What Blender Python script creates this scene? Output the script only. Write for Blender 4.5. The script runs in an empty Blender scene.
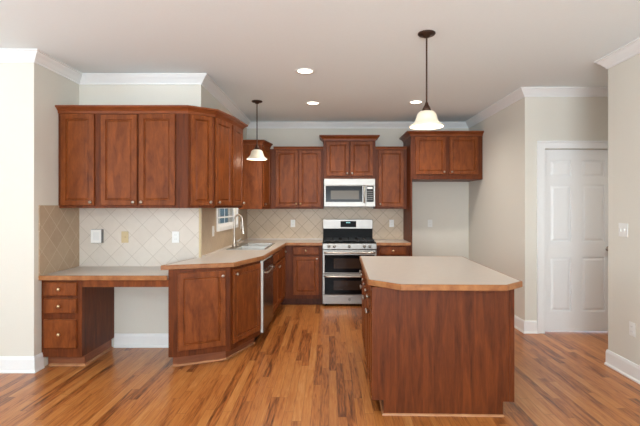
import bpy, bmesh, math, random
from mathutils import Vector, Matrix
random.seed(4)
S = bpy.context.scene
COL = S.collection

# ------------------------------------------------------------------ camera
CAMZ = 1.43
cam_d = bpy.data.cameras.new('camera'); cam = bpy.data.objects.new('camera', cam_d); COL.objects.link(cam)
cam.location = (0, 0, CAMZ); cam.rotation_euler = (math.pi/2, 0, 0)
cam_d.sensor_width = 36; cam_d.lens = 450/640*36
cam_d.shift_x = -9/640; cam_d.shift_y = -6/640
cam_d.clip_start = .05; cam_d.clip_end = 200
S.camera = cam
S.view_settings.view_transform = 'Standard'; S.view_settings.look = 'None'
S.view_settings.exposure = 0.3; S.view_settings.gamma = 1.0
S.view_settings.use_curve_mapping = False

# ------------------------------------------------------------------ world + daylight lamps at the unseen windows, angled up to brighten the ceiling
w = bpy.data.worlds.new('sky'); S.world = w; w.use_nodes = True
bg = w.node_tree.nodes['Background']; bg.inputs[0].default_value = (.75, .86, 1, 1); bg.inputs[1].default_value = 1.6

def area(name, loc, rot, sx, sy, power, col=(1, .97, .93)):
    l = bpy.data.lights.new(name, 'AREA'); l.shape = 'RECTANGLE'; l.size = sx; l.size_y = sy
    l.energy = power; l.color = col
    o = bpy.data.objects.new(name, l); COL.objects.link(o); o.location = loc; o.rotation_euler = rot
    return o
R = math.radians
area('window_daylight', (-3.0, -2.95, 1.45), (R(152), 0, 0), 2.2, 2.1, 55, (.84, .93, 1))
area('window_daylight', (0.4, -2.95, 1.45), (R(152), 0, 0), 2.2, 2.1, 370, (.84, .93, 1))
area('window_daylight', (-4.95, 0.9, 1.45), (R(142), 0, R(-90)), 2.4, 2.1, 75, (.84, .93, 1))
#area('window_daylight', (-1.44, 5.78, 1.62), (R(90), 0, R(-90)), .9, .8, 7, (.9, .96, 1))

# ------------------------------------------------------------------ materials
def lin(c):
    return tuple(((v/255)/12.92 if v/255 <= .04045 else ((v/255+.055)/1.055)**2.4) for v in c) + (1,)
def newmat(name):
    m = bpy.data.materials.new(name); m.use_nodes = True
    return m, m.node_tree, m.node_tree.nodes['Principled BSDF']
def plain(name, c, rough=.5, metal=0, coat=0, emit=None, es=0, spec=.5, bump=0, bscale=60, var=0):
    m, nt, b = newmat(name); N, L = nt.nodes, nt.links
    b.inputs['Roughness'].default_value = rough; b.inputs['Metallic'].default_value = metal
    b.inputs['Coat Weight'].default_value = coat; b.inputs['Specular IOR Level'].default_value = spec
    tc = N.new('ShaderNodeTexCoord'); no = N.new('ShaderNodeTexNoise'); no.inputs['Scale'].default_value = bscale
    L.new(tc.outputs['Object'], no.inputs['Vector'])
    mx = N.new('ShaderNodeMix'); mx.data_type = 'RGBA'
    c0 = lin(c); k = 1-(var or .04)
    mx.inputs[6].default_value = c0; mx.inputs[7].default_value = (c0[0]*k, c0[1]*k, c0[2]*k, 1)
    L.new(no.outputs['Fac'], mx.inputs[0]); L.new(mx.outputs[2], b.inputs['Base Color'])
    if bump:
        bp = N.new('ShaderNodeBump'); bp.inputs['Strength'].default_value = bump; bp.inputs['Distance'].default_value = .002
        L.new(no.outputs['Fac'], bp.inputs['Height']); L.new(bp.outputs[0], b.inputs['Normal'])
    if emit:
        b.inputs['Emission Color'].default_value = lin(emit); b.inputs['Emission Strength'].default_value = es
    return m
def wood(name, c1, c2, rough=.42, coat=0, scale=(13, 13, 3.2), c3=None):
    m, nt, b = newmat(name); N, L = nt.nodes, nt.links
    tc = N.new('ShaderNodeTexCoord'); mp = N.new('ShaderNodeMapping'); mp.inputs['Scale'].default_value = scale
    L.new(tc.outputs['Object'], mp.inputs[0])
    n1 = N.new('ShaderNodeTexNoise'); n1.inputs['Scale'].default_value = 1.6; n1.inputs['Detail'].default_value = 6
    n1.inputs['Distortion'].default_value = .8
    L.new(mp.outputs[0], n1.inputs[0])
    n2 = N.new('ShaderNodeTexNoise'); n2.inputs['Scale'].default_value = 9; n2.inputs['Detail'].default_value = 4
    L.new(mp.outputs[0], n2.inputs[0])
    mm = N.new('ShaderNodeMath'); mm.operation = 'MULTIPLY_ADD'; mm.inputs[1].default_value = .35
    L.new(n2.outputs['Fac'], mm.inputs[0]); L.new(n1.outputs['Fac'], mm.inputs[2])
    r = N.new('ShaderNodeValToRGB'); r.color_ramp.elements[0].position = .36; r.color_ramp.elements[1].position = 1.0
    r.color_ramp.elements[0].color = lin(c1); r.color_ramp.elements[1].color = lin(c2)
    L.new(mm.outputs[0], r.inputs[0]); L.new(r.outputs[0], b.inputs['Base Color'])
    b.inputs['Roughness'].default_value = rough; b.inputs['Coat Weight'].default_value = coat
    b.inputs['Coat Roughness'].default_value = .2; b.inputs['Specular IOR Level'].default_value = .22
    return m
def floor_mat():
    m, nt, b = newmat('oak_strip_floor'); N, L = nt.nodes, nt.links
    def math_(op, a, b_=None, c=None):
        n = N.new('ShaderNodeMath'); n.operation = op
        for i, v in enumerate((a, b_, c)):
            if v is None: continue
            if isinstance(v, (int, float)): n.inputs[i].default_value = v
            else: L.new(v, n.inputs[i])
        return n.outputs[0]
    tc = N.new('ShaderNodeTexCoord'); sp = N.new('ShaderNodeSeparateXYZ'); L.new(tc.outputs['Object'], sp.inputs[0])
    xs = math_('DIVIDE', sp.outputs[0], .062); i = math_('FLOOR', xs); fx = math_('FRACT', xs)
    wn = N.new('ShaderNodeTexWhiteNoise'); wn.noise_dimensions = '1D'; L.new(i, wn.inputs['W'])
    ys = math_('MULTIPLY_ADD', wn.outputs['Value'], 7.3, math_('DIVIDE', sp.outputs[1], 1.05)); j = math_('FLOOR', ys); fy = math_('FRACT', ys)
    cb = N.new('ShaderNodeCombineXYZ'); L.new(i, cb.inputs[0]); L.new(j, cb.inputs[1])
    w2 = N.new('ShaderNodeTexWhiteNoise'); w2.noise_dimensions = '3D'; L.new(cb.outputs[0], w2.inputs['Vector'])
    # grain stretched along the boards, shifted board by board
    cg = N.new('ShaderNodeCombineXYZ')
    L.new(math_('MULTIPLY', sp.outputs[0], 26), cg.inputs[0]); L.new(math_('MULTIPLY', sp.outputs[1], 1.6), cg.inputs[1])
    L.new(math_('MULTIPLY', w2.outputs['Value'], 37), cg.inputs[2])
    g = N.new('ShaderNodeTexNoise'); g.inputs['Scale'].default_value = 1.5; g.inputs['Detail'].default_value = 6; g.inputs['Distortion'].default_value = 1.4
    L.new(cg.outputs[0], g.inputs[0])
    big = N.new('ShaderNodeTexNoise'); big.inputs['Scale'].default_value = 6; L.new(cg.outputs[0], big.inputs[0])
    v = math_('ADD', math_('MULTIPLY', w2.outputs['Value'], .38), math_('MULTIPLY', g.outputs['Fac'], .88))
    v = math_('ADD', v, math_('MULTIPLY', math_('SUBTRACT', big.outputs['Fac'], .5), .4))
    r = N.new('ShaderNodeValToRGB'); e = r.color_ramp.elements
    e[0].position = .32; e[0].color = lin((92, 48, 20)); e[1].position = .98; e[1].color = lin((200, 140, 82))
    for p, c in ((.44, (136, 74, 30)), (.6, (176, 106, 50)), (.8, (188, 122, 62))):
        q = e.new(p); q.color = lin(c)
    L.new(v, r.inputs[0])
    sx = math_('LESS_THAN', math_('ABSOLUTE', math_('SUBTRACT', fx, .5)), .478)
    sy = math_('LESS_THAN', math_('ABSOLUTE', math_('SUBTRACT', fy, .5)), .498)
    seam = math_('MULTIPLY', sx, sy)
    mx = N.new('ShaderNodeMix'); mx.data_type = 'RGBA'; mx.inputs[6].default_value = lin((92, 54, 28))
    L.new(math_('MULTIPLY_ADD', seam, .55, .45), mx.inputs[0]); L.new(r.outputs[0], mx.inputs[7]); L.new(mx.outputs[2], b.inputs['Base Color'])
    b.inputs['Roughness'].default_value = .34; b.inputs['Coat Weight'].default_value = .15; b.inputs['Coat Roughness'].default_value = .25
    return m
def tile_mat(name, axis, base, dark, grout, t=.152, plain_below=None):
    m, nt, b = newmat(name); N, L = nt.nodes, nt.links
    def math_(op, a, b_=None, c=None):
        n = N.new('ShaderNodeMath'); n.operation = op
        for i, v in enumerate((a, b_, c)):
            if v is None: continue
            if isinstance(v, (int, float)): n.inputs[i].default_value = v
            else: L.new(v, n.inputs[i])
        return n.outputs[0]
    tc = N.new('ShaderNodeTexCoord'); sp = N.new('ShaderNodeSeparateXYZ'); L.new(tc.outputs['Object'], sp.inputs[0])
    u = sp.outputs[0] if axis == 'x' else sp.outputs[1]; z = sp.outputs[2]
    k = 1/(t*math.sqrt(2))
    a = math_('MULTIPLY', math_('ADD', u, z), k); c = math_('MULTIPLY', math_('SUBTRACT', u, z), k)
    ln = []
    for q in (a, c):
        f = math_('ABSOLUTE', math_('SUBTRACT', math_('FRACT', q), .5)); ln.append(math_('GREATER_THAN', f, .484))
    g = math_('MAXIMUM', *ln)
    cb = N.new('ShaderNodeCombineXYZ'); L.new(math_('FLOOR', a), cb.inputs[0]); L.new(math_('FLOOR', c), cb.inputs[1])
    wn = N.new('ShaderNodeTexWhiteNoise'); L.new(cb.outputs[0], wn.inputs['Vector'])
    no = N.new('ShaderNodeTexNoise'); no.inputs['Scale'].default_value = 16; no.inputs['Detail'].default_value = 5; L.new(tc.outputs['Object'], no.inputs[0])
    v = math_('ADD', math_('MULTIPLY', wn.outputs['Value'], .35), math_('MULTIPLY', no.outputs['Fac'], .65))
    m1 = N.new('ShaderNodeMix'); m1.data_type = 'RGBA'; m1.inputs[6].default_value = lin(base); m1.inputs[7].default_value = lin(dark)
    L.new(v, m1.inputs[0])
    m2 = N.new('ShaderNodeMix'); m2.data_type = 'RGBA'; m2.inputs[7].default_value = lin(grout)
    L.new(math_('MULTIPLY', g, .8), m2.inputs[0]); L.new(m1.outputs[2], m2.inputs[6]); L.new(m2.outputs[2], b.inputs['Base Color'])
    bp = N.new('ShaderNodeBump'); bp.inputs['Strength'].default_value = .4; bp.inputs['Distance'].default_value = .002; bp.invert = True
    L.new(g, bp.inputs['Height']); L.new(bp.outputs[0], b.inputs['Normal'])
    b.inputs['Roughness'].default_value = .38
    return m

M = dict(
    wall=plain('wall_paint', (222, 218, 207), .85, bump=.05, bscale=90),
    ceil=plain('ceiling_paint', (240, 248, 250), .9),
    trim=plain('white_trim_paint', (240, 241, 240), .4),
    floor=floor_mat(),
    wood=wood('cherry_wood', (86, 38, 11), (146, 78, 33)),
    side=wood('cherry_veneer', (66, 27, 7), (118, 58, 22), .45, 0, (17, 17, 1.8)),
    crown=wood('cherry_moulding', (104, 50, 22), (146, 80, 42), .4, 0, (3, 3, 14)),
    dark=wood('dark_toe_wood', (70, 34, 20), (100, 54, 32), .5, .05),
    toe=wood('toe_kick_wood', (110, 62, 40), (150, 92, 60), .45, .1, (1.2, 1.2, 14)),
    edge=wood('countertop_wood_edge', (128, 76, 42), (180, 124, 76), .35, .2, (5, 5, 5)),
    shoe=wood('oak_shoe_moulding', (150, 96, 60), (196, 142, 100), .4, .1, (3, 3, 3)),
    top=plain('beige_laminate', (206, 196, 186), .3, var=.13, bscale=22),
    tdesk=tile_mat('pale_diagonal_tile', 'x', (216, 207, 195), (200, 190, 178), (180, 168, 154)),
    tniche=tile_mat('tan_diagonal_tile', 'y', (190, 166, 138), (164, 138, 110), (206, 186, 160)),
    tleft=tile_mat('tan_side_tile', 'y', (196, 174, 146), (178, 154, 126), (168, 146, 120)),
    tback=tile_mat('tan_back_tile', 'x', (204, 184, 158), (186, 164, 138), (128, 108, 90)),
    steel=plain('brushed_steel', (166, 162, 157), .42, 1, var=.12, bscale=8),
    dsteel=plain('dark_steel', (120, 104, 92), .25, .9),
    chrome=plain('nickel', (182, 174, 164), .28, 1),
    brass=plain('satin_brass', (214, 190, 150), .28, 1),
    blk=plain('black_enamel', (15, 15, 16), .4, spec=.1),
    glass=plain('black_oven_glass', (14, 13, 14), .15, spec=.08),
    wingl=plain('oven_window_glass', (52, 38, 30), .15, spec=.15),
    micgl=plain('microwave_window', (100, 95, 86), .2, spec=.1),
    grate=plain('cast_iron', (28, 28, 29), .55, bump=.3),
    white=plain('white_plastic', (238, 238, 234), .4),
    ivory=plain('ivory_plastic', (204, 184, 142), .4),
    grey=plain('grey_plastic', (120, 118, 116), .5),
    dwedge=plain('pale_door_edge', (214, 212, 206), .5),
    bronze=plain('oil_rubbed_bronze', (78, 56, 44), .45, .7, var=.4, bscale=60),
    shade=plain('frosted_alabaster_glass', (236, 226, 204), .4, emit=(255, 236, 206), es=.1, var=.1, bscale=18),
    bulb=plain('lit_bulb', (255, 250, 240), .4, emit=(255, 240, 215), es=4),
    sinkst=plain('satin_steel_sink', (176, 174, 168), .35, .85),
    siding=plain('blue_grey_siding', (96, 124, 136), .7),
    grass=plain('lawn', (96, 120, 70), .9, var=.4, bscale=3),
    sticker=plain('white_paper_label', (240, 240, 240), .5),
)
M['cream'] = M['white']

# ------------------------------------------------------------------ mesh helpers (world coordinates, origin moved to the thing's base)
class MB:
    def __init__(s): s.v = []; s.f = []; s.sm = []
    def add(s, vs, fs, smooth=False):
        b = len(s.v); s.v += [tuple(v) for v in vs]; s.f += [tuple(b+i for i in f) for f in fs]; s.sm += [smooth]*len(fs); return s
    def box(s, x0, x1, y0, y1, z0, z1):
        return s.prism([(x0, y0), (x1, y0), (x1, y1), (x0, y1)], z0, z1)
    def prism(s, pts, z0, z1):
        a = sum(pts[i][0]*pts[(i+1) % len(pts)][1]-pts[(i+1) % len(pts)][0]*pts[i][1] for i in range(len(pts)))
        if a < 0: pts = pts[::-1]
        n = len(pts)
        vs = [(p[0], p[1], z0) for p in pts]+[(p[0], p[1], z1) for p in pts]
        fs = [tuple(range(n-1, -1, -1)), tuple(range(n, 2*n))]+[(i, (i+1) % n, n+(i+1) % n, n+i) for i in range(n)]
        return s.add(vs, fs)
    def tube(s, pts, r, n=10, caps=True):
        pts = [Vector(p) for p in pts]; rings = []; rr = r if isinstance(r, (list, tuple)) else [r]*len(pts)
        up = None
        for i, p in enumerate(pts):
            t = (pts[min(i+1, len(pts)-1)]-pts[max(i-1, 0)]).normalized()
            if up is None: up = t.orthogonal().normalized()
            up = (up-t*up.dot(t)).normalized(); q = t.cross(up)
            rings.append([p+(up*math.cos(2*math.pi*k/n)+q*math.sin(2*math.pi*k/n))*rr[i] for k in range(n)])
        vs = [v for g in rings for v in g]; fs = []
        for i in range(len(rings)-1):
            for k in range(n): fs.append((i*n+k, i*n+(k+1) % n, (i+1)*n+(k+1) % n, (i+1)*n+k))
        s.add(vs, fs, True)
        if caps: s.add(rings[0], [tuple(range(n-1, -1, -1))]); s.add(rings[-1], [tuple(range(n))])
        return s
    def lathe(s, prof, c, axis=(0, 0, 1), n=24, smooth=True):
        ax = Vector(axis).normalized(); u = ax.orthogonal().normalized(); q = ax.cross(u); c = Vector(c)
        vs = []; fs = []
        for r, h in prof:
            for k in range(n):
                a = 2*math.pi*k/n; vs.append(c+ax*h+(u*math.cos(a)+q*math.sin(a))*r)
        for i in range(len(prof)-1):
            for k in range(n): fs.append((i*n+k, i*n+(k+1) % n, (i+1)*n+(k+1) % n, (i+1)*n+k))
        s.add(vs, fs, smooth); return s
    def sweep(s, path, prof, closed=False):
        n = len(path); rings = []
        def nrm(a, b):
            d = Vector((b[0]-a[0], b[1]-a[1])).normalized(); return Vector((d.y, -d.x))
        for i, p in enumerate(path):
            if closed: n0 = nrm(path[i-1], p); n1 = nrm(p, path[(i+1) % n])
            else:
                n0 = nrm(path[i-1], p) if i else None; n1 = nrm(p, path[i+1]) if i < n-1 else None
                n0 = n0 or n1; n1 = n1 or n0
            m = (n0+n1).normalized(); k = 1/max(.2, m.dot(n0)); rings.append([(p[0]+m.x*o*k, p[1]+m.y*o*k, z) for o, z in prof])
        q = len(prof); vs = [v for g in rings for v in g]; fs = []
        for i in range(n if closed else n-1):
            j = (i+1) % n
            for k in range(q): fs.append((i*q+k, i*q+(k+1) % q, j*q+(k+1) % q, j*q+k))
        if not closed: fs += [tuple(range(q-1, -1, -1)), tuple((n-1)*q+k for k in range(q))]
        return s.add(vs, fs)

ROOT = [Vector((0, 0, 0))]
def link(name, mb, mat, parent=None, bevel=0, smooth=None):
    off = ROOT[0]
    me = bpy.data.meshes.new(name)
    me.from_pydata([(v[0]-off.x, v[1]-off.y, v[2]-off.z) for v in mb.v], [], mb.f)
    bm = bmesh.new(); bm.from_mesh(me); bmesh.ops.recalc_face_normals(bm, faces=bm.faces)
    bm.to_mesh(me); bm.free()
    for p, sm in zip(me.polygons, mb.sm): p.use_smooth = sm
    me.materials.append(mat)
    o = bpy.data.objects.new(name, me); COL.objects.link(o)
    if parent: o.parent = parent
    else: o.location = off
    if bevel:
        md = o.modifiers.new('bevel', 'BEVEL'); md.width = bevel; md.segments = 2; md.limit_method = 'ANGLE'; md.angle_limit = R(40)
    return o
def thing(name, loc, label, cat, group=None):
    o = bpy.data.objects.new(name, None); COL.objects.link(o); o.location = loc; o.empty_display_size = .1
    ROOT[0] = Vector(loc); o['label'] = label; o['category'] = cat
    if group: o['group'] = group
    return o
def single(name, mb, mat, loc, label, cat, group=None, bevel=0):
    ROOT[0] = Vector(loc); o = link(name, mb, mat, None, bevel); o['label'] = label; o['category'] = cat
    if group: o['group'] = group
    ROOT[0] = Vector((0, 0, 0)); return o
def struct(name, mb, mat, bevel=0):
    ROOT[0] = Vector((0, 0, 0)); o = link(name, mb, mat, None, bevel); o['kind'] = 'structure'; return o

# face frame: p0 -> p1 is the front line seen left to right, outward on its right-hand side
class Face:
    def __init__(s, p0, p1):
        s.p0 = Vector(p0); d = Vector(p1)-s.p0; s.w = d.length; s.d = d.normalized(); s.n = Vector((s.d.y, -s.d.x))
    def P(s, u, o, z):
        q = s.p0+s.d*u+s.n*o; return (q.x, q.y, z)
    def boxm(s, mb, u0, u1, o0, o1, z0, z1):
        return mb.prism([s.P(u0, o1, 0)[:2], s.P(u1, o1, 0)[:2], s.P(u1, o0, 0)[:2], s.P(u0, o0, 0)[:2]], z0, z1)
    def rings(s, mb, u0, u1, z0, z1, prof):       # prof: (inset, out)
        vs = []; fs = []
        for i, (a, o) in enumerate(prof):
            vs += [s.P(u0+a, o, z0+a), s.P(u1-a, o, z0+a), s.P(u1-a, o, z1-a), s.P(u0+a, o, z1-a)]
        for i in range(len(prof)-1):
            for k in range(4): fs.append((i*4+k, i*4+(k+1) % 4, i*4+4+(k+1) % 4, i*4+4+k))
        e = (len(prof)-1)*4; fs += [(e, e+1, e+2, e+3), (3, 2, 1, 0)]
        return mb.add(vs, fs)
def knob(F, u, z, parent, o=.02, mat=None, r=.0155):
    c = F.P(u, o-.001, z)
    k = MB().lathe([(0.0001, 0), (.006, 0), (.006, .012), (r*.75, .016), (r, .021), (r*.9, .027), (r*.5, .031), (.0001, .032)], c, (F.n.x, F.n.y, 0), 14)
    return link('knob', k, mat or M['chrome'], parent)
def door(F, u0, u1, z0, z1, parent, kn=None, kz=None, mat=None, name='door', o=0, kmat=None):
    t = .02; w_ = min(.05, (u1-u0)*.2)
    pr = [(0, o+.0005), (0, o+t-.004), (.004, o+t), (w_-.004, o+t), (w_, o+t-.010), (w_+.006, o+t-.010), (w_+.016, o+t-.003), (w_+.02, o+t-.0025)]
    if (u1-u0) < .16: pr = pr[:6]
    d = link(name, F.rings(MB(), u0, u1, z0, z1, pr), mat or M['wood'], parent)
    if kn == 'r': knob(F, u1-.028, kz, d, o+t, kmat)
    if kn == 'l': knob(F, u0+.028, kz, d, o+t, kmat)
    return d
def drawer(F, u0, u1, z0, z1, parent, kmat=None, kn=True, o=0):
    t = .02
    d = link('drawer', F.rings(MB(), u0, u1, z0, z1, [(0, o+.0005), (0, o+t-.007), (.008, o+t), (.012, o+t)]), M['wood'], parent)
    if kn: knob(F, (u0+u1)/2, (z0+z1)/2, d, o+t, kmat)
    return d

# ------------------------------------------------------------------ the room
CZ = 2.77; XL, XN, XK, XR, XH = -5.0, -2.55, -1.306, 2.22, 2.525
YF, YD, YB, YDR, YE = 3.89, 4.59, 7.15, 5.10, 4.07
struct('floor', MB().box(XL-.12, 4.4, -3.12, 7.4, -.1, 0), M['floor'])
struct('ceiling', MB().box(XL-.12, 4.4, -3.12, 7.4, CZ, CZ+.1), M['ceil'])
struct('wall_left', MB().box(XL-.12, XL, -3.12, -.35, 0, CZ).box(XL-.12, XL, 2.15, YF, 0, CZ).box(XL-.12, XL, -.35, 2.15, 0, .4).box(XL-.12, XL, -.35, 2.15, 2.5, CZ), M['wall'])
struct('wall_front_left', MB().prism([(XL-.12, YF), (XN, YF), (XN, YD+.12), (XN-.12, YD+.12), (XN-.12, YF+.12), (XL-.12, YF+.12)], 0, CZ), M['wall'])
struct('wall_desk', MB().box(XN, XK, YD, YD+.12, 0, CZ), M['wall'])
WY0, WY1, WZ0, WZ1 = 5.24, 6.34, 1.19, 2.05
struct('wall_kitchen_left', MB().box(XK-.12, XK, YD+.12, WY0, 0, CZ).box(XK-.12, XK, WY1, YB, 0, CZ).box(XK-.12, XK, WY0, WY1, 0, WZ0).box(XK-.12, XK, WY0, WY1, WZ1, CZ), M['wall'])
struct('wall_back', MB().box(XK-.12, XR, YB, YB+.12, 0, CZ), M['wall'])
struct('wall_right', MB().prism([(XR, YDR), (2.44, YDR), (2.44, YDR+.12), (XR+.12, YDR+.12), (XR+.12, YB+.12), (XR, YB+.12)], 0, CZ), M['wall'])
struct('wall_door', MB().box(2.44, 3.24, YDR, YDR+.12, 2.09, CZ).box(3.24, 4.4, YDR, YDR+.12, 0, CZ), M['wall'])
struct('wall_near_right', MB().box(XH, XH+.12, -3.12, YE, 0, CZ), M['wall'])
struct('wall_hall', MB().box(4.3, 4.4, -3.12, YDR, 0, CZ), M['wall'])
rear = MB()
for a, b in ((XL, -4.1), (-1.9, -.7), (1.5, 4.3)): rear.box(a, b, -3.12, -3.0, 0, CZ)
for a, b in ((-4.1, -1.9), (-.7, 1.5)): rear.box(a, b, -3.12, -3.0, 0, .4); rear.box(a, b, -3.12, -3.0, 2.5, CZ)
struct('wall_rear', rear, M['wall'])

crown_prof = [(0, CZ-.092), (.01, CZ-.092), (.013, CZ-.078), (.022, CZ-.07), (.042, CZ-.044), (.06, CZ-.026), (.066, CZ-.015), (.08, CZ-.012), (.08, CZ-.0005), (0, CZ-.0005)]
struct('trim_1', MB().sweep([(XL+.001, YF-.0005), (XN+.0005, YF-.0005), (XN+.0005, YD-.0005), (XK+.0005, YD-.0005), (XK+.0005, YB-.0005), (XR-.0005, YB-.0005), (XR-.0005, YDR-.0005), (4.299, YDR-.0005)], crown_prof), M['trim'])
struct('trim_2', MB().sweep([(XH+.1205, 1.0), (XH+.1205, YE+.0005), (XH-.0005, YE+.0005), (XH-.0005, -2.99)], crown_prof), M['trim'])
bb = [(0, 0.0005), (.022, .0005), (.022, .012), (.014, .024), (.014, .115), (.008, .14), (0, .14)]
struct('baseboard_left', MB().sweep([(XL+.001, YF-.0005), (XN+.0005, YF-.0005), (XN+.0005, 4.0)], bb), M['trim'])
struct('baseboard_desk', MB().sweep([(-2.185, YD-.0005), (-1.425, YD-.0005)], bb), M['trim'])
struct('baseboard_right', MB().sweep([(1.21, YB-.0005), (XR-.0005, YB-.0005), (XR-.0005, YDR-.0005), (2.365, YDR-.0005)], bb), M['trim'])
struct('baseboard_near_right', MB().sweep([(XH+.1205, 1.0), (XH+.1205, YE+.0005), (XH-.0005, YE+.0005), (XH-.0005, -2.99)], bb), M['trim'])

# door casing and six panel door
cs = MB()
for a, b in ((2.37, 2.44), (3.24, 3.31)): cs.box(a, b, YDR-.018, YDR-.0005, 0.0005, 2.16)
cs.box(2.44, 3.24, YDR-.018, YDR-.0005, 2.09, 2.16)
cs.box(2.352, 2.37, YDR-.026, YDR-.0005, 0.0005, 2.178).box(3.31, 3.328, YDR-.026, YDR-.0005, 0.0005, 2.178).box(2.37, 3.31, YDR-.026, YDR-.0005, 2.16, 2.178)
struct('trim_3', cs, M['trim'], .003)
F = Face((2.443, YDR+.03), (3.237, YDR+.03)); db = MB()
F.boxm(db, 0, .794, -.03, -.012, .012, 2.085)
xs = [(0, .078), (.315, .44), (.7, .794)]; zs = [(.012, .242), (.857, 1.033), (1.683, 1.773), (1.965, 2.085)]
for a, b in xs: F.boxm(db, a, b, -.012, 0, .012, 2.085)
for a, b in ((.078, .315), (.44, .7)):
    for c, d in zs: F.boxm(db, a, b, -.012, 0, c, d)
    for c, d in ((.242, .857), (1.033, 1.683), (1.773, 1.965)):
        F.rings(db, a+.004, b-.004, c+.004, d-.004, [(0, -.011), (.008, -.01), (.034, -.002), (.038, -.002)])
dr = struct('door_1', db, M['trim'])
kb = MB().lathe([(.0001, 0), (.028, 0), (.028, .006), (.012, .01), (.012, .03), (.026, .042), (.028, .055), (.02, .066), (.0001, .07)], (3.18, YDR+.0305, .955), (0, -1, 0), 20)
link('door_knob', kb, M['chrome'], dr)

# window over the sink
wf = MB()
x0, x1 = XK-.055, XK-.02
for a, b in ((WY0, WY0+.032), (WY1-.032, WY1)): wf.box(x0, x1, a, b, WZ0, WZ1)
for a, b in ((WZ0, WZ0+.035), (WZ1-.045, WZ1), (1.60, 1.64)): wf.box(x0, x1, WY0+.032, WY1-.032, a, b)
for k in (1, 2, 3):
    y = WY0+.032+(WY1-WY0-.064)*k/4; wf.box(x0+.015, x1-.015, y-.007, y+.007, WZ0+.035, 1.60).box(x0+.015, x1-.015, y-.009, y+.009, 1.64, WZ1-.045)
for z in (1.30, 1.42, 1.84): wf.box(x0+.016, x1-.016, WY0+.032, WY1-.032, z-.009, z+.009)
win = struct('window_1', wf, M['trim'], .002)
gm, gnt, gb = newmat('window_glass'); gb.inputs['Transmission Weight'].default_value = 1; gb.inputs['Roughness'].default_value = 0; gb.inputs['IOR'].default_value = 1.05
link('pane', MB().box(XK-.040, XK-.037, WY0+.033, WY1-.033, WZ0+.036, WZ1-.046), gm, win)
cs2 = MB()   # casing + sill on the room side
cs2.box(XK+.0005, XK+.02, WY0-.05, WY0, WZ0-.045, WZ1+.05).box(XK+.0005, XK+.02, WY1, WY1+.05, WZ0-.045, WZ1+.05)
cs2.box(XK+.0005, XK+.02, WY0, WY1, WZ1, WZ1+.05).box(XK+.0005, XK+.03, WY0, WY1, WZ0-.045, WZ0)
cs2.box(XK-.019, XK+.0, WY0+.001, WY1-.001, WZ0+.0005, WZ0+.012)
struct('trim_4', cs2, M['trim'], .002)
# rear windows (behind the camera)
for n, (a, b) in enumerate(((-4.1, -1.9), (-.7, 1.5))):
    q = MB()
    for c, d in ((a, a+.06), (b-.06, b), ((a+b)/2-.03, (a+b)/2+.03)): q.box(c, d, -3.11, -3.05, .4, 2.5)
    for c, d in ((.4, .46), (1.42, 1.48), (2.44, 2.5)): q.box(a+.06, (a+b)/2-.03, -3.11, -3.05, c, d).box((a+b)/2+.03, b-.06, -3.11, -3.05, c, d)
    struct('window_%d' % (n+2), q, M['trim'])
q = MB()
for c, d in ((-.35, -.29), (2.09, 2.15), (.87, .93)): q.box(XL-.11, XL-.05, c, d, .4, 2.5)
for c, d in ((.4, .46), (2.44, 2.5)): q.box(XL-.11, XL-.05, -.29, .87, c, d).box(XL-.11, XL-.05, .93, 2.09, c, d)
struct('window_4', q, M['trim'])

# outside the sink window: lawn and the neighbour's house
struct('ground', MB().box(-30, 12, 7.41, 40, -.5, -.4).box(-30, XK-.13, YD+.13, 7.41, -.5, -.4), M['grass'])
t = thing('neighbouring_house', (-4.6, 15, -.4), 'blue-grey clapboard house seen through the window above the sink', 'house')
hb = MB().box(-8, -2.2, 15, 20, -.4, 5.2)
for k in range(28): hb.box(-8, -2.2, 14.985, 15, -.4+k*.2, -.4+k*.2+.17)
link('siding_wall', hb, M['siding'], t)
link('roof', MB().add([(-8.4, 14.5, 5.2), (-1.8, 14.5, 5.2), (-1.8, 17.5, 7.4), (-8.4, 17.5, 7.4), (-8.4, 20.5, 5.2), (-1.8, 20.5, 5.2)], [(0, 1, 2, 3), (3, 2, 5, 4), (0, 3, 4), (1, 5, 2), (0, 4, 5, 1)]), M['grey'], t)
for hx in (-4.6, -3.3):
    f_ = link('window', MB().box(hx, hx+.8, 14.95, 14.984, .6, 2.1), M['trim'], t)
    link('pane', MB().box(hx+.08, hx+.37, 14.94, 14.95, .7, 2.0).box(hx+.43, hx+.72, 14.94, 14.95, .7, 2.0), M['glass'], f_)

# ------------------------------------------------------------------ tile backsplashes
def tile(nm, mb, m, loc, label): return single(nm, mb, m, loc, label, 'backsplash')
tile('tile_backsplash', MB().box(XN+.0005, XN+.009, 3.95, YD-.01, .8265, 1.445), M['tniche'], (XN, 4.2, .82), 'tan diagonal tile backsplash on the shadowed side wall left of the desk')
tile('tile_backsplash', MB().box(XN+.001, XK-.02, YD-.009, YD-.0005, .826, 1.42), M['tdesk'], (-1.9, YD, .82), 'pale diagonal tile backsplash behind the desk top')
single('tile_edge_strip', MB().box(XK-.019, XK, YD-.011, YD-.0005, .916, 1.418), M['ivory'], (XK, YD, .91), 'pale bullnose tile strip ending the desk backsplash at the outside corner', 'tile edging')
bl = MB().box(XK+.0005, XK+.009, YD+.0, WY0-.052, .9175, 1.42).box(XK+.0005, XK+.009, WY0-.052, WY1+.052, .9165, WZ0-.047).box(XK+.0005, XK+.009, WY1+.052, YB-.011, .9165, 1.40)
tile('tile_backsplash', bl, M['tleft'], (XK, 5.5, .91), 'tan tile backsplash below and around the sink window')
tile('tile_backsplash', MB().box(XK+.001, 1.18, YB-.009, YB-.0005, .9165, 1.40).box(-.075, .69, YB-.009, YB-.0005, 1.40, 1.424), M['tback'], (0, YB, .91), 'tan diagonal tile backsplash behind the range')

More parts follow.
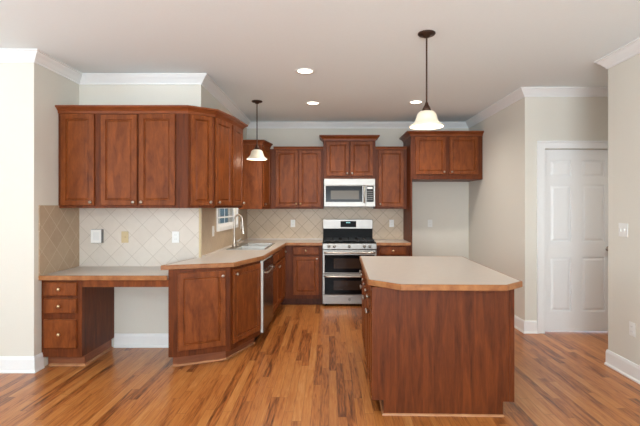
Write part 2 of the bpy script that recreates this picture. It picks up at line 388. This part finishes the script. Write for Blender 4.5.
# ------------------------------------------------------------------ wall cabinets
def cab_crown(nm, path, z0, z1, label, o=.055, loc=None):
    h = z1-z0
    pr = [(0.0005, z0), (.01, z0), (.014, z0+h*.3), (o*.45, z0+h*.5), (o*.8, z0+h*.72), (o, z0+h*.78), (o, z1), (.0005, z1)]
    p0 = path[len(path)//2]
    return single(nm, MB().sweep(path, pr), M['crown'], (p0[0], p0[1], z0), label, 'crown moulding')
Yd = 4.24; U0, U1, U2, U3 = (-1.330, 4.24), (-1.125, 4.40), (-1.04, 4.78), (-1.0, 5.17)
G1 = 'wall cabinets above the desk'
t = thing('wall_cabinet', (-2.37, Yd, 1.42), 'single-door cherry wall cabinet at the far left above the desk', 'cabinet')
link('body', MB().box(XN+.001, -2.1655, Yd, YD-.001, 1.42, 2.33), M['side'], t)
F = Face((XN, Yd), (-2.165, Yd)); door(F, .032, .345, 1.445, 2.306, t, 'r', 1.475)
t = thing('wall_cabinet', (-1.8, Yd, 1.42), 'wide two-door cherry wall cabinet in the middle above the desk', 'cabinet')
link('body', MB().box(-2.1645, -1.3305, Yd, YD-.001, 1.42, 2.33), M['side'], t)
F = Face((-2.165, Yd), (-1.33, Yd)); door(F, .021, .362, 1.445, 2.298, t, 'r', 1.475); door(F, .38, .72, 1.445, 2.306, t, 'l', 1.475)
t = thing('wall_cabinet', (-1.15, 4.75, 1.42), 'angled three-door cherry wall cabinet wrapping the corner beside the sink window', 'cabinet')
link('body', MB().prism([U0, U1, U2, U3, (XK+.001, 5.17), (XK+.001, YD-.0125), (-1.3295, YD-.0125)], 1.42, 2.33), M['side'], t)
F = Face(U0, U1); door(F, .025, F.w-.02, 1.445, 2.306, t, 'r', 1.475)
F = Face(U1, U2); door(F, .02, F.w-.02, 1.445, 2.306, t, 'l', 1.475)
F = Face(U2, U3); door(F, .02, F.w-.02, 1.445, 2.306, t, 'r', 1.475)
cab_crown('cabinet_crown', [(XN+.001, Yd), U0, U1, U2, U3, (XK+.012, 5.17)], 2.31, 2.378, 'dark cherry crown moulding running along the cabinets above the desk and bending round the corner')

C0, C1 = (-.955, 6.42), (-.895, 6.82)
t = thing('wall_cabinet', (-1.1, 6.7, 1.4), 'cherry corner wall cabinet with a plain side panel right of the sink window', 'cabinet')
link('body', MB().prism([(XK+.0105, 6.42), C0, C1, (-.895, YB-.0105), (XK+.0105, YB-.0105)], 1.4, 2.32), M['wood'], t)
F = Face(C0, C1); door(F, .03, F.w-.03, 1.43, 2.296, t, 'l', 1.47)
cab_crown('cabinet_crown', [(XK+.012, 6.42), C0, C1], 2.32, 2.384, 'short crown moulding on the corner cabinet right of the sink window', .045)

Yu = 6.83
t = thing('wall_cabinet', (-.49, Yu, 1.4), 'two-door cherry wall cabinet immediately left of the microwave', 'cabinet')
link('body', MB().box(-.8935, -.0865, Yu, YB-.0105, 1.402, 2.31), M['side'], t)
F = Face((-.894, Yu), (-.086, Yu)); door(F, .085, .425, 1.432, 2.290, t, 'r', 1.48, kmat=M['brass']); door(F, .437, .775, 1.432, 2.290, t, 'l', 1.48, kmat=M['brass'])
cab_crown('cabinet_crown', [(-.84, Yu), (-.087, Yu)], 2.303, 2.345, 'low crown moulding on the two-door cabinet left of the microwave', .03)
t = thing('wall_cabinet', (.31, 6.78, 1.855), 'short raised cherry cabinet with two doors above the microwave', 'cabinet')
link('body', MB().box(-.0845, .7, 6.78, YB-.001, 1.855, 2.44), M['side'], t)
F = Face((-.085, 6.78), (.7, 6.78)); door(F, .045, .385, 1.897, 2.412, t, 'r', 1.935); door(F, .405, .745, 1.897, 2.412, t, 'l', 1.935)
cab_crown('cabinet_crown', [(-.085, YB-.002), (-.085, 6.78), (.7, 6.78), (.7, YB-.002)], 2.432, 2.507, 'projecting crown moulding on the raised cabinet above the microwave', .06)
t = thing('wall_cabinet', (.94, Yu, 1.4), 'narrow single-door cherry wall cabinet right of the microwave', 'cabinet')
link('body', MB().box(.7015, 1.1785, Yu, YB-.0105, 1.402, 2.31), M['side'], t)
F = Face((.702, Yu), (1.178, Yu)); door(F, .045, .43, 1.432, 2.290, t, 'l', 1.475)
cab_crown('cabinet_crown', [(.703, Yu), (1.177, Yu)], 2.303, 2.345, 'low crown moulding on the narrow cabinet right of the microwave', .03)
t = thing('refrigerator_cabinet', (1.7, 6.5, 0), 'deep cherry cabinet over the empty refrigerator space with a full-height side panel', 'cabinet')
link('body', MB().box(1.2045, XR-.002, 6.5, YB-.001, 1.83, 2.47), M['side'], t)
link('side_panel', MB().box(1.18, 1.2035, 6.5, YB-.001, 0.001, 2.47), M['side'], t, .001)
F = Face((1.18, 6.5), (XR, 6.5)); door(F, .065, .505, 1.90, 2.445, t, 'r', 1.935); door(F, .56, .975, 1.90, 2.445, t, 'l', 1.935)
cab_crown('cabinet_crown', [(1.18, YB-.002), (1.18, 6.5), (XR-.002, 6.5)], 2.455, 2.52, 'crown moulding on top of the cabinet over the refrigerator space', .065)

# ------------------------------------------------------------------ desk
Yk = 3.99
t = thing('desk_drawer_cabinet', (-2.37, Yk, 0), 'cherry desk pedestal with three drawers under the left end of the desk top', 'cabinet')
link('body', MB().box(XN+.001, -2.19, Yk, YD-.001, .1, .7865), M['side'], t)
link('toe_kick', MB().box(XN+.016, -2.205, Yk+.07, YD-.03, .001, .0995), M['toe'], t)
F = Face((XN, Yk), (-2.19, Yk))
drawer(F, .028, .318, .645, .765, t, M['brass']); drawer(F, .028, .318, .490, .620, t, M['brass']); drawer(F, .028, .318, .18, .435, t, M['brass'])
link('shoe_moulding', MB().sweep([(XN+.03, Yk+.0695), (-2.2045, Yk+.0695), (-2.2045, YD-.03)], [(0, .0008), (.016, .0008), (.012, .012), (0, .018)]), M['shoe'], t)
t = thing('desk_countertop', (-1.98, 4.2, .787), 'low beige laminate desk top with wooden front edge under the left wall cabinets', 'countertop')
link('laminate', MB().box(XN+.001, -1.4225, 3.965, YD-.0095, .788, .826), M['top'], t)
link('edge_band', MB().sweep([(XN+.001, 3.9645), (-1.4225, 3.9645)], [(0, .786), (.014, .786), (.017, .79), (.017, .822), (.013, .827), (0, .827)]), M['edge'], t)
link('apron', MB().box(-2.188, -1.4225, 3.99, 4.01, .72, .787), M['wood'], t)

# ------------------------------------------------------------------ base cabinets on the left
P0, P1, P2, P3 = (-1.42, 3.98), (-1.345, 3.98), (-.915, 4.17), (-.718, 4.70)
def inset(path, d):
    q = MB().sweep(path, [(-d, 0), (0, 0), (0, 1)]); return [(q.v[i*3][0], q.v[i*3][1]) for i in range(len(path))]
def rail(F, mb, u0, u1, z0, z1): return F.boxm(mb, u0, u1, -.02, 0, z0, z1)
t = thing('base_cabinet', (-1.15, 4.3, 0), 'angled two-door cherry base cabinet ending the counter beside the desk', 'cabinet')
link('body', MB().prism([P0, P1, P2, P3, (XK+.001, 4.70), (XK+.001, YD-.002), (P0[0], YD-.002)], .1, .8725), M['side'], t)
ip = inset([(P0[0], YD-.03), P0, P1, P2, P3], .07)
ip[0] = (P0[0]+.015, ip[0][1]); ip[1] = (P0[0]+.015, ip[1][1])
link('toe_kick', MB().prism(ip+[(-.80, 4.69), (XK+.02, 4.69), (XK+.02, YD-.03)], .001, .0995), M['toe'], t)
F = Face(P1, P2); door(F, .005, F.w-.045, .155, .845, t, 'r', .80)
F = Face(P2, P3); door(F, .035, F.w-.02, .155, .845, t, 'l', .80)
link('shoe_moulding', MB().sweep(ip, [(.0005, .0008), (.012, .0008), (.009, .009), (.0005, .013)]), M['shoe'], t)

LA, LB = Vector((-.718, 4.70)), Vector((-.645, 6.53))
def LP(y): k = (y-LA.y)/(LB.y-LA.y); q = LA.lerp(LB, k); return (q.x, q.y)
# dishwasher
t = thing('dishwasher', (-.95, 5.0, 0), 'stainless dishwasher seen edge-on between the angled cabinet and the sink cabinet', 'dishwasher')
a, b = LP(4.705), LP(5.315)
link('tub', MB().prism([a, b, (XK+.05, b[1]), (XK+.05, a[1])], .10, .868), M['grey'], t)
F = Face(a, b)
link('door', F.boxm(MB(), .004, F.w-.004, .001, .028, .115, .865), M['dwedge'], t, .003)
link('front_panel', F.boxm(MB(), .004, F.w-.004, .0285, .033, .12, .76), M['dsteel'], t, .001)
link('control_panel', F.boxm(MB(), .004, F.w-.004, .0285, .034, .765, .86), M['glass'], t, .001)
link('handle', MB().tube([F.P(.07, .033, .735), F.P(.07, .062, .735), F.P(F.w-.07, .062, .735), F.P(F.w-.07, .033, .735)], .008), M['chrome'], t)
link('toe_kick', F.boxm(MB(), .004, F.w-.004, -.09, -.07, .002, .0995), M['blk'], t)
# sink base
t = thing('sink_base_cabinet', (-.95, 6.1, 0), 'cherry base cabinet under the sink with two doors below false drawer fronts', 'cabinet')
a, b = LP(5.325), LP(6.528)
F = Face(a, b)
bd = MB().prism([F.P(0, -.021, 0)[:2], F.P(F.w, -.021, 0)[:2], (b[0]-.021, YB-.012), (XK+.011, YB-.012), (XK+.011, a[1])], .1, .66)
rail(F, bd, 0, F.w, .1, .8725)
link('body', bd, M['side'], t)
link('toe_kick', F.boxm(MB(), 0, F.w, -.09, -.07, .002, .0995), M['dark'], t)
for u0, u1, k in ((.03, .47, 'r'), (.49, .93, 'l')):
    drawer(F, u0, u1, .735, .855, t, kn=False); door(F, u0, u1, .155, .71, t, k, .66)
door(F, .96, 1.16, .155, .71, t); drawer(F, .96, 1.16, .735, .855, t)
# back run
t = thing('base_cabinet', (-.37, 6.53, 0), 'cherry base cabinet with one drawer above one door, left of the range', 'cabinet')
link('body', MB().box(-.642, -.0965, 6.53, YB-.012, .1, .8725), M['side'], t)
link('toe_kick', MB().box(-.73, -.0965, 6.60, 6.62, .001, .0995), M['dark'], t)
F = Face((-.642, 6.53), (-.0965, 6.53)); drawer(F, .12, .495, .737, .857, t, M['brass']); door(F, .12, .495, .155, .712, t, 'r', .68)
t = thing('base_cabinet', (.93, 6.53, 0), 'cherry base cabinet with a drawer, right of the range behind the island', 'cabinet')
link('body', MB().box(.6865, 1.1785, 6.53, YB-.012, .1, .8725), M['side'], t)
link('toe_kick', MB().box(.6865, 1.1785, 6.60, 6.62, .001, .0995), M['dark'], t)
F = Face((.6865, 6.53), (1.1785, 6.53)); drawer(F, .05, .435, .737, .857, t, M['brass']); door(F, .05, .435, .155, .712, t, 'l', .68)

# countertops
def edge_prof(z0, z1, o=.016): return [(0.0003, z0), (o-.003, z0), (o, z0+.004), (o, z1-.006), (o-.004, z1+.0003), (.0003, z1+.0003)]
cp = [(-1.462, 3.985), (-.892, 4.175), (-.70, 4.76), (-.625, 6.50), (-.0965, 6.50)]
poly = cp+[(-.0965, YB-.0105), (XK+.0105, YB-.0105), (XK+.0105, YD-.0125), (-1.34, YD-.0125)]
SX0, SX1, SY0, SY1 = -1.235, -.76, 5.40, 6.36
t = thing('countertop', (-1.0, 5.6, .873), 'L-shaped beige laminate countertop holding the sink, with wooden edge', 'countertop')
top = link('laminate', MB().prism(poly, .874, .9145), M['top'], t)
cut = link('cutter', MB().box(SX0+.02, SX1-.02, SY0+.02, SY1-.02, .8, 1.0), M['top'], t)
md = top.modifiers.new('b', 'BOOLEAN'); md.operation = 'DIFFERENCE'; md.object = cut; md.solver = 'EXACT'
bpy.context.view_layer.update()
dg = bpy.context.evaluated_depsgraph_get(); nm_ = bpy.data.meshes.new_from_object(top.evaluated_get(dg))
top.modifiers.clear(); top.data = nm_; bpy.data.objects.remove(cut)
link('edge_band', MB().sweep([(-1.342, YD-.0125)]+cp, edge_prof(.874, .9145)), M['edge'], t)
link('backsplash_lip', MB().box(-.89+.0-.41, -.0965, YB-.025, YB-.0108, .9147, .932).box(XK+.0108, XK+.024, YD+.01, YB-.026, .9147, .932), M['top'], t)
t = thing('countertop', (.93, 6.8, .873), 'small beige countertop between the range and the tall cherry panel', 'countertop')
link('laminate', MB().box(.6875, 1.1785, 6.50, YB-.0105, .874, .9145), M['top'], t)
link('edge_band', MB().sweep([(.6875, 6.50), (1.1785, 6.50)], edge_prof(.874, .9145)), M['edge'], t)

# sink
t = thing('kitchen_sink', (-1.0, 5.8, .9), 'stainless double-bowl drop-in sink in the left counter', 'sink')
rim = MB(); z = .9150
bowls = [(SX0+.1, SX1-.03, SY0+.035, 5.86), (SX0+.1, SX1-.03, 5.90, SY1-.035)]
rim.box(SX0, SX0+.1, SY0, SY1, z, z+.008).box(SX1-.03, SX1, SY0, SY1, z, z+.008)
rim.box(SX0+.1, SX1-.03, SY0, SY0+.035, z, z+.008).box(SX0+.1, SX1-.03, SY1-.035, SY1, z, z+.008).box(SX0+.1, SX1-.03, 5.86, 5.90, z, z+.008)
link('rim', rim, M['sinkst'], t, .002)
for a, b, c, d in bowls:
    q = MB(); e = .03; zb = .74
    vo = [(a, c), (b, c), (b, d), (a, d)]; vi = [(a+e, c+e), (b-e, c+e), (b-e, d-e), (a+e, d-e)]
    vs = [(x, y, z+.004) for x, y in vo]+[(x, y, zb) for x, y in vi]
    q.add(vs, [(0, 1, 5, 4), (1, 2, 6, 5), (2, 3, 7, 6), (3, 0, 4, 7), (4, 5, 6, 7)])
    bo = link('bowl', q, M['sinkst'], t)
    link('drain', MB().lathe([(.0001, .001), (.03, .001), (.04, .004), (.043, .001)], ((a+b)/2, (c+d)/2, zb+.0005), n=20), M['chrome'], bo)
# faucet
fx, fy, fz = -1.187, 5.64, .9235
t = thing('faucet', (fx, fy, fz), 'tall gooseneck pull-down kitchen faucet on the back ledge of the sink', 'faucet')
link('deck_plate', MB().box(fx-.028, fx+.028, fy-.13, fy+.13, fz+.0005, fz+.008), M['chrome'], t, .006)
link('body', MB().lathe([(.0001, .008), (.03, .008), (.028, .02), (.021, .04), (.019, .11), (.017, .13), (.0001, .131)], (fx, fy, fz)), M['chrome'], t)
pts = [(fx, fy, fz+.12), (fx, fy, fz+.31)]
for k in range(1, 13):
    a = math.pi*k/12; pts.append((fx+.052-.052*math.cos(a), fy, fz+.33+.075*math.sin(a)))
pts.append((fx+.108, fy, fz+.27))
link('spout', MB().tube(pts, .0125, 12), M['chrome'], t)
link('spray_head', MB().tube([(fx+.107, fy, fz+.275), (fx+.11, fy, fz+.24), (fx+.113, fy, fz+.17)], [.014, .018, .02], 14), M['chrome'], t)
link('lever', MB().tube([(fx+.018, fy, fz+.075), (fx+.05, fy, fz+.085), (fx+.085, fy+.01, fz+.115)], [.009, .007, .006]), M['chrome'], t)
sx_, sy_ = -1.187, 5.86
t = thing('soap_dispenser', (sx_, sy_, fz), 'short soap dispenser on the sink ledge right of the tall faucet', 'soap dispenser')
link('base', MB().lathe([(.0001, .0005), (.02, .0005), (.018, .01), (.01, .02), (.01, .06), (.0001, .061)], (sx_, sy_, fz)), M['chrome'], t)
link('nozzle', MB().tube([(sx_, sy_, fz+.055), (sx_, sy_, fz+.07), (sx_+.03, sy_, fz+.078), (sx_+.075, sy_, fz+.066)], .006), M['chrome'], t)

# ------------------------------------------------------------------ range
RX0, RX1, RY = -.0925, .6825, 6.47
t = thing('gas_range', ((RX0+RX1)/2, RY, 0), 'stainless gas range with two oven doors between the base cabinets', 'range')
link('body', MB().box(RX0, RX1, RY+.03, YB-.03, .03, .9), M['blk'], t)
F = Face((RX0, RY+.03), (RX1, RY+.03)); W = F.w
for lx in (RX0+.05, RX1-.05):
    for ly in (RY+.09, YB-.09): link('foot', MB().lathe([(.0001, 0), (.018, 0), (.014, .03), (.0001, .0302)], (lx, ly, .0005), n=12), M['blk'], t)
cp_ = link('control_panel', F.boxm(MB(), 0, W, .001, .045, .822, .905), M['steel'], t, .004)
for u in (.09, .17, .385, .60, .68):
    c = F.P(u, .045, .864)
    k = link('burner_knob', MB().lathe([(.0001, 0), (.022, 0), (.021, .006), (.016, .008), (.014, .03), (.0001, .031)], c, (0, -1, 0), 18), M['steel'], cp_)
def oven_door(z0, z1, wz0, wz1, hz, nm='oven_door'):
    d = link(nm, F.boxm(MB(), 0, W, .001, .03, z0, z1), M['steel'], t, .004)
    link('glass_panel', F.boxm(MB(), .028, W-.028, .0305, .033, wz0-.058, wz1+.052), M['glass'], d)
    link('oven_window', F.boxm(MB(), .16, W-.16, .0332, .0345, wz0, wz1), M['wingl'], d)
    hp = [F.P(.03, .03, hz), F.P(.03, .075, hz), F.P(.07, .082, hz), F.P(W-.07, .082, hz), F.P(W-.03, .075, hz), F.P(W-.03, .03, hz)]
    link('handle', MB().tube(hp, .0135, 12), M['chrome'], d)
oven_door(.472, .812, .545, .69, .775)
oven_door(.172, .464, .235, .37, .437)
bp_ = link('bottom_panel', F.boxm(MB(), 0, W, .001, .03, .035, .165), M['steel'], t, .004)
link('badge', MB().lathe([(.0001, .001), (.02, .001), (.018, .003), (.0145, .003), (.0145, .002), (.0001, .002)], F.P(W/2, .03, .10), (0, -1, 0), 20), M['grey'], bp_)
link('cooktop', MB().box(RX0, RX1, RY+.01, YB-.1, .906, .918), M['blk'], t, .003)
for gx in (RX0+.14, (RX0+RX1)/2, RX1-.14):
    for gy in ((RY+.17, RY+.42) if abs(gx-(RX0+RX1)/2) > .05 else (RY+.3,)):
        link('burner', MB().lathe([(.0001, 0), (.05, 0), (.05, .008), (.035, .01), (.035, .016), (.0001, .017)], (gx, gy, .9185), n=20), M['grate'], t)
for k in range(3):
    a = RX0+.02+k*(W-.04)/3+.004; b = a+(W-.04)/3-.008; g = MB(); y0, y1 = RY+.05, YB-.13
    for c, d in ((a, a+.014), (b-.014, b)): g.box(c, d, y0, y1, .937, .952)
    for c in (y0, (y0+y1)/2-.007, y1-.014): g.box(a+.014, b-.014, c, c+.014, .937, .952)
    m_ = (a+b)/2; g.box(m_-.006, m_+.006, y0+.014, (y0+y1)/2-.007, .9375, .9515).box(m_-.006, m_+.006, (y0+y1)/2+.007, y1-.014, .9375, .9515)
    for c in (a, b-.014):
        for d in (y0, y1-.014): g.box(c, c+.014, d, d+.014, .9185, .937)
    link('grate', g, M['grate'], t)
link('vent_riser', MB().box(RX0, RX1, YB-.09, YB-.03, .9, 1.09), M['blk'], t)
bgd = link('backguard', MB().box(RX0, RX1, YB-.11, YB-.03, 1.0905, 1.235), M['steel'], t, .004)
link('display', MB().box(.18, .425, YB-.114, YB-.1105, 1.115, 1.21), M['blk'], bgd)
clock = MB()
for k, x in enumerate((.27, .285, .305, .32)): clock.box(x, x+.009, YB-.1155, YB-.1142, 1.178, 1.196)
link('clock_digits', clock, plain('lit_digits', (150, 220, 220), .4, emit=(150, 220, 220), es=.8), bgd)

# ------------------------------------------------------------------ microwave
MX0, MX1, MY = -.0745, .6895, 6.73
t = thing('microwave', ((MX0+MX1)/2, MY, 1.43), 'stainless over-the-range microwave hung under the raised cabinet', 'microwave')
link('body', MB().box(MX0, MX1, MY+.02, YB-.012, 1.432, 1.853), M['blk'], t)
F = Face((MX0, MY+.02), (MX1, MY+.02)); W = F.w
link('vent_strip', F.boxm(MB(), 0, W, .001, .02, 1.755, 1.852), M['steel'], t, .003)
d = link('door', F.boxm(MB(), 0, W-.14, .001, .03, 1.435, 1.752), M['steel'], t, .004)
link('glass_panel', F.boxm(MB(), .025, W-.19, .0305, .033, 1.505, 1.745), M['glass'], d)
link('viewing_window', F.boxm(MB(), .10, W-.24, .0332, .0345, 1.545, 1.675), M['micgl'], d)
link('handle', MB().tube([F.P(W-.165, .03, 1.50), F.P(W-.165, .06, 1.51), F.P(W-.165, .06, 1.735), F.P(W-.165, .03, 1.745)], .012), M['chrome'], d)
c = link('control_panel', F.boxm(MB(), W-.138, W, .001, .03, 1.435, 1.752), M['steel'], t, .003)
link('keypad', F.boxm(MB(), W-.128, W-.022, .0305, .0325, 1.505, 1.745), M['glass'], c)
link('display', F.boxm(MB(), W-.118, W-.04, .0327, .0335, 1.70, 1.73), M['sticker'], c)
bt = MB()
for r_ in range(5):
    for k in range(3): F.boxm(bt, W-.115+k*.028, W-.095+k*.028, .0327, .0335, 1.535+r_*.03, 1.55+r_*.03)
link('buttons', bt, M['grey'], c)

# ------------------------------------------------------------------ island
IO = Vector((.293, 3.10)); IA = R(-1.7)
def I(x, y): return (IO.x+x*math.cos(IA)-y*math.sin(IA), IO.y+x*math.sin(IA)+y*math.cos(IA))
t = thing('kitchen_island', (IO.x+.5, IO.y+.8, 0), 'large cherry island cabinet with a flat veneered end panel facing forward', 'island')
BW, BL = .972, 1.56
link('body', MB().prism([I(.02, .016), I(BW, .016), I(BW, BL), I(.02, BL)], .1, .8735), M['side'], t)
link('toe_kick', MB().prism([I(.085, .016), I(BW-.07, .016), I(BW-.07, BL-.02), I(.085, BL-.02)], .001, .0995), M['dark'], t)
ep = MB(); F = Face(I(0.004, .0155), I(BW-.032, .0155))
n0 = [(.0, .1), (.078, .1), (.078, .001), (BW-.078-.004+.0, .001), (BW-.078-.004, .1), (BW-.036, .1), (BW-.036, .8735), (0, .8735)]
vs = [F.P(u, .016, z) for u, z in n0]+[F.P(u, 0.0005, z) for u, z in n0]; n = len(n0)
ep.add(vs, [tuple(range(n)), tuple(range(2*n-1, n-1, -1))]+[(i, n+i, n+(i+1) % n, (i+1) % n) for i in range(n)])
link('end_panel', ep, M['side'], t)
F2 = Face(I(BW-.0315, .0155), I(BW, .0155)); link('corner_stile', F2.boxm(MB(), .0005, F2.w, .0005, .02, .1, .8735), M['side'], t, .002)
link('shoe_moulding', MB().sweep([I(.0845, 1.2), I(.0845, -.0005), I(BW-.07, -.0005)], [(.0005, .0008), (.012, .0008), (.009, .009), (.0005, .013)]), M['shoe'], t)
# left side (toward the sink): outward is -x ; travel from far to near
F = Face(I(.0195, BL), I(.0195, .016))
ww = F.w/3
for k in range(3):
    u0 = k*ww
    for a, b, kn in ((u0+.015, u0+ww/2-.004, 'r'), (u0+ww/2+.004, u0+ww-.015, 'l')):
        door(F, a, b, .115, .69, t, kn, .65)
    for a, b in ((u0+.015, u0+ww/2-.004), (u0+ww/2+.004, u0+ww-.015)): drawer(F, a, b, .71, .855, t)
# right side and rear
for ff in (Face(I(BW+.0005, .03), I(BW+.0005, BL)),):
    link('side_panel', ff.boxm(MB(), .01, ff.w-.01, 0, .01, .11, .87), M['side'], t)
ip_ = [I(-.008, .10), I(.195, -.09), I(.885, -.09), I(1.04, .065), I(1.04, 1.62), I(-.008, 1.62)]
t = thing('island_countertop', (IO.x+.5, IO.y+.8, .8735), 'broad beige laminate island countertop with clipped front corners', 'countertop')
link('laminate', MB().prism(ip_, .8742, .9145), M['top'], t)
link('edge_band', MB().sweep(ip_, edge_prof(.8742, .9145, .012), closed=True), M['edge'], t)

# ------------------------------------------------------------------ wall plates
def plate(nm, F, u, z, label, cat, kind='outlet', mat=None, w=.072, h=.116, group=None):
    o = .0005; mat = mat or M['white']; p = F.P(u, o, z-h/2)
    t = thing(nm, p, label, cat, group)
    link('cover_plate', F.boxm(MB(), u-w/2, u+w/2, o, o+.006, z-h/2, z+h/2), mat, t, .002)
    if kind == 'outlet':
        for dz in (-.021, .021):
            s_ = link('socket', F.boxm(MB(), u-.016, u+.016, o+.0062, o+.0085, z+dz-.015, z+dz+.015), mat, t, .003)
            link('slots', F.boxm(F.boxm(MB(), u-.008, u-.006, o+.0086, o+.009, z+dz-.005, z+dz+.006), u+.006, u+.008, o+.0086, o+.009, z+dz-.005, z+dz+.006), M['grey'], s_)
    else:
        n = 2 if w > .1 else 1
        for k in range(n):
            uu = u+(k-(n-1)/2)*.046
            link('toggle', F.boxm(MB(), uu-.006, uu+.006, o+.0062, o+.016, z-.012, z+.012), mat, t, .002)
    return t
FD = Face((XN, YD-.009), (XK, YD-.009)); FB = Face((XK, YB-.009), (XR, YB-.009)); FW = Face((XK, YB-.0), (XR, YB-.0))
FL = Face((XK+.009, YD), (XK+.009, YB)); FN = Face((XH, YE), (XH, 0))
uD = lambda px: (px-329)*YD/450-XN; zD = lambda py: CAMZ-(py-207)*YD/450
plate('wall_outlet', FD, uD(176), zD(237), 'white outlet on the pale tile above the desk, nearest the angled counter', 'outlet')
plate('phone_jack_plate', FD, uD(125.5), zD(237), 'ivory phone jack plate on the pale tile above the desk', 'phone jack', 'switch', M['ivory'])
t = thing('intercom_panel', (uD(98.5)+XN, YD-.009, zD(236)-.07), 'white keypad box on the tile above the desk, its right-hand shadow coloured as a grey rim', 'keypad')
link('housing', FD.boxm(MB(), uD(98.5)-.058, uD(98.5)+.058, .0005, .03, zD(236)-.07, zD(236)+.07), M['grey'], t, .004)  # grey rim left showing at right stands in for the box's shadow
link('face_panel', FD.boxm(MB(), uD(98.5)-.056, uD(98.5)+.048, .0305, .036, zD(236)-.067, zD(236)+.067), M['white'], t, .004)
link('key_area', FD.boxm(MB(), uD(98.5)-.032, uD(98.5)+.026, .0362, .037, zD(236)-.04, zD(236)+.04), plain('pale_grey_key', (228, 229, 227), .5), t)
plate('wall_outlet', FB, (293-329)*YB/450-XK, 1.17, 'white outlet on the back tile left of the range', 'outlet')
plate('wall_outlet', FB, (391.5-329)*YB/450-XK, 1.17, 'white outlet on the back tile right of the range', 'outlet')
plate('wall_outlet', FW, (430-329)*YB/450-XK, 1.17, 'white outlet on the bare wall of the refrigerator space', 'outlet')
plate('light_switch', FL, .44, 1.16, 'white switch plate on the side tile left of the sink window', 'switch', 'switch')
plate('light_switch', FL, 2.03, 1.16, 'white switch plate on the side tile right of the sink window', 'switch', 'switch')
plate('light_switch', FN, YE-3.857, 1.233, 'white double light switch on the near right wall', 'switch', 'switch', w=.118)
plate('wall_outlet', FN, YE-3.742, .415, 'white outlet low on the near right wall', 'outlet')

# ------------------------------------------------------------------ lamps, and an added hall fill
def spot(loc, e, col=(1, .93, .84), size=R(155), r=.06):
    l = bpy.data.lights.new('lamp_or_fill_light', 'SPOT'); l.energy = e; l.color = col; l.spot_size = size; l.spot_blend = .8; l.shadow_soft_size = r
    o = bpy.data.objects.new('lamp_or_fill_light', l); COL.objects.link(o); o.location = loc; return o
for (x, y), lab in zip(((-.236, 4.434), (-.206, 5.80), (1.11, 5.74)), ('recessed ceiling light nearest the camera, left of the island pendant', 'recessed ceiling light farther back, just in front of the cabinet over the microwave', 'recessed ceiling light behind the island pendant')):
    t = thing('recessed_light', (x, y, CZ), lab, 'ceiling light', 'recessed ceiling lights')
    link('trim_ring', MB().lathe([(.072, -.0005), (.095, -.0005), (.093, -.008), (.074, -.004), (.072, -.0005)], (x, y, CZ), n=32), M['white'], t)
    link('lens', MB().lathe([(.0001, -.002), (.0725, -.002)], (x, y, CZ), n=32), M['bulb'], t)
    spot((x, y, CZ-.03), 44)
def pendant(x, y, zb, label, e):
    t = thing('pendant_light', (x, y, CZ), label, 'pendant light')
    link('canopy', MB().lathe([(.0001, -.0005), (.066, -.0005), (.068, -.008), (.06, -.016), (.03, -.02), (.022, -.034), (.0001, -.036)], (x, y, CZ), n=28), M['bronze'], t)
    link('rod', MB().tube([(x, y, CZ-.036), (x, y, zb+.188)], .0065), M['bronze'], t)
    link('cap', MB().lathe([(.0001, .19), (.01, .19), (.014, .172), (.028, .15), (.036, .125), (.0001, .124)], (x, y, zb), n=20), M['bronze'], t)
    zr = zb; K = .76
    pr = [(.034, .163), (.056, .156), (.071, .135), (.078, .105), (.084, .075), (.098, .045), (.131, .012), (.13, 0), (.124, .006)]
    pr += [(.094, .042), (.08, .072), (.074, .104), (.067, .132), (.052, .151), (.034, .158)]
    pr = [(a_, h_*K) for a_, h_ in pr]
    link('shade', MB().lathe(pr, (x, y, zb), n=40), M['shade'], t)
    link('bulb', MB().lathe([(.0001, .03), (.018, .035), (.03, .06), (.028, .075), (.014, .095), (.012, .118), (.0001, .119)], (x, y, zb), n=16), M['bulb'], t)
    l = bpy.data.lights.new('lamp_or_fill_light', 'POINT'); l.energy = e; l.color = (1, .86, .7); l.shadow_soft_size = .04
    o = bpy.data.objects.new('lamp_or_fill_light', l); COL.objects.link(o); o.location = (x, y, zb-.03)
pendant(.752, 3.466, 2.045, 'frosted bell pendant lamp on a bronze rod hanging over the island', 5)
pendant(-.91, 5.69, 2.03, 'frosted bell pendant lamp hanging over the sink', 5)

spot((3.35, 3.6, CZ-.03), 48)  # fill with no fixture, added to brighten the door wall
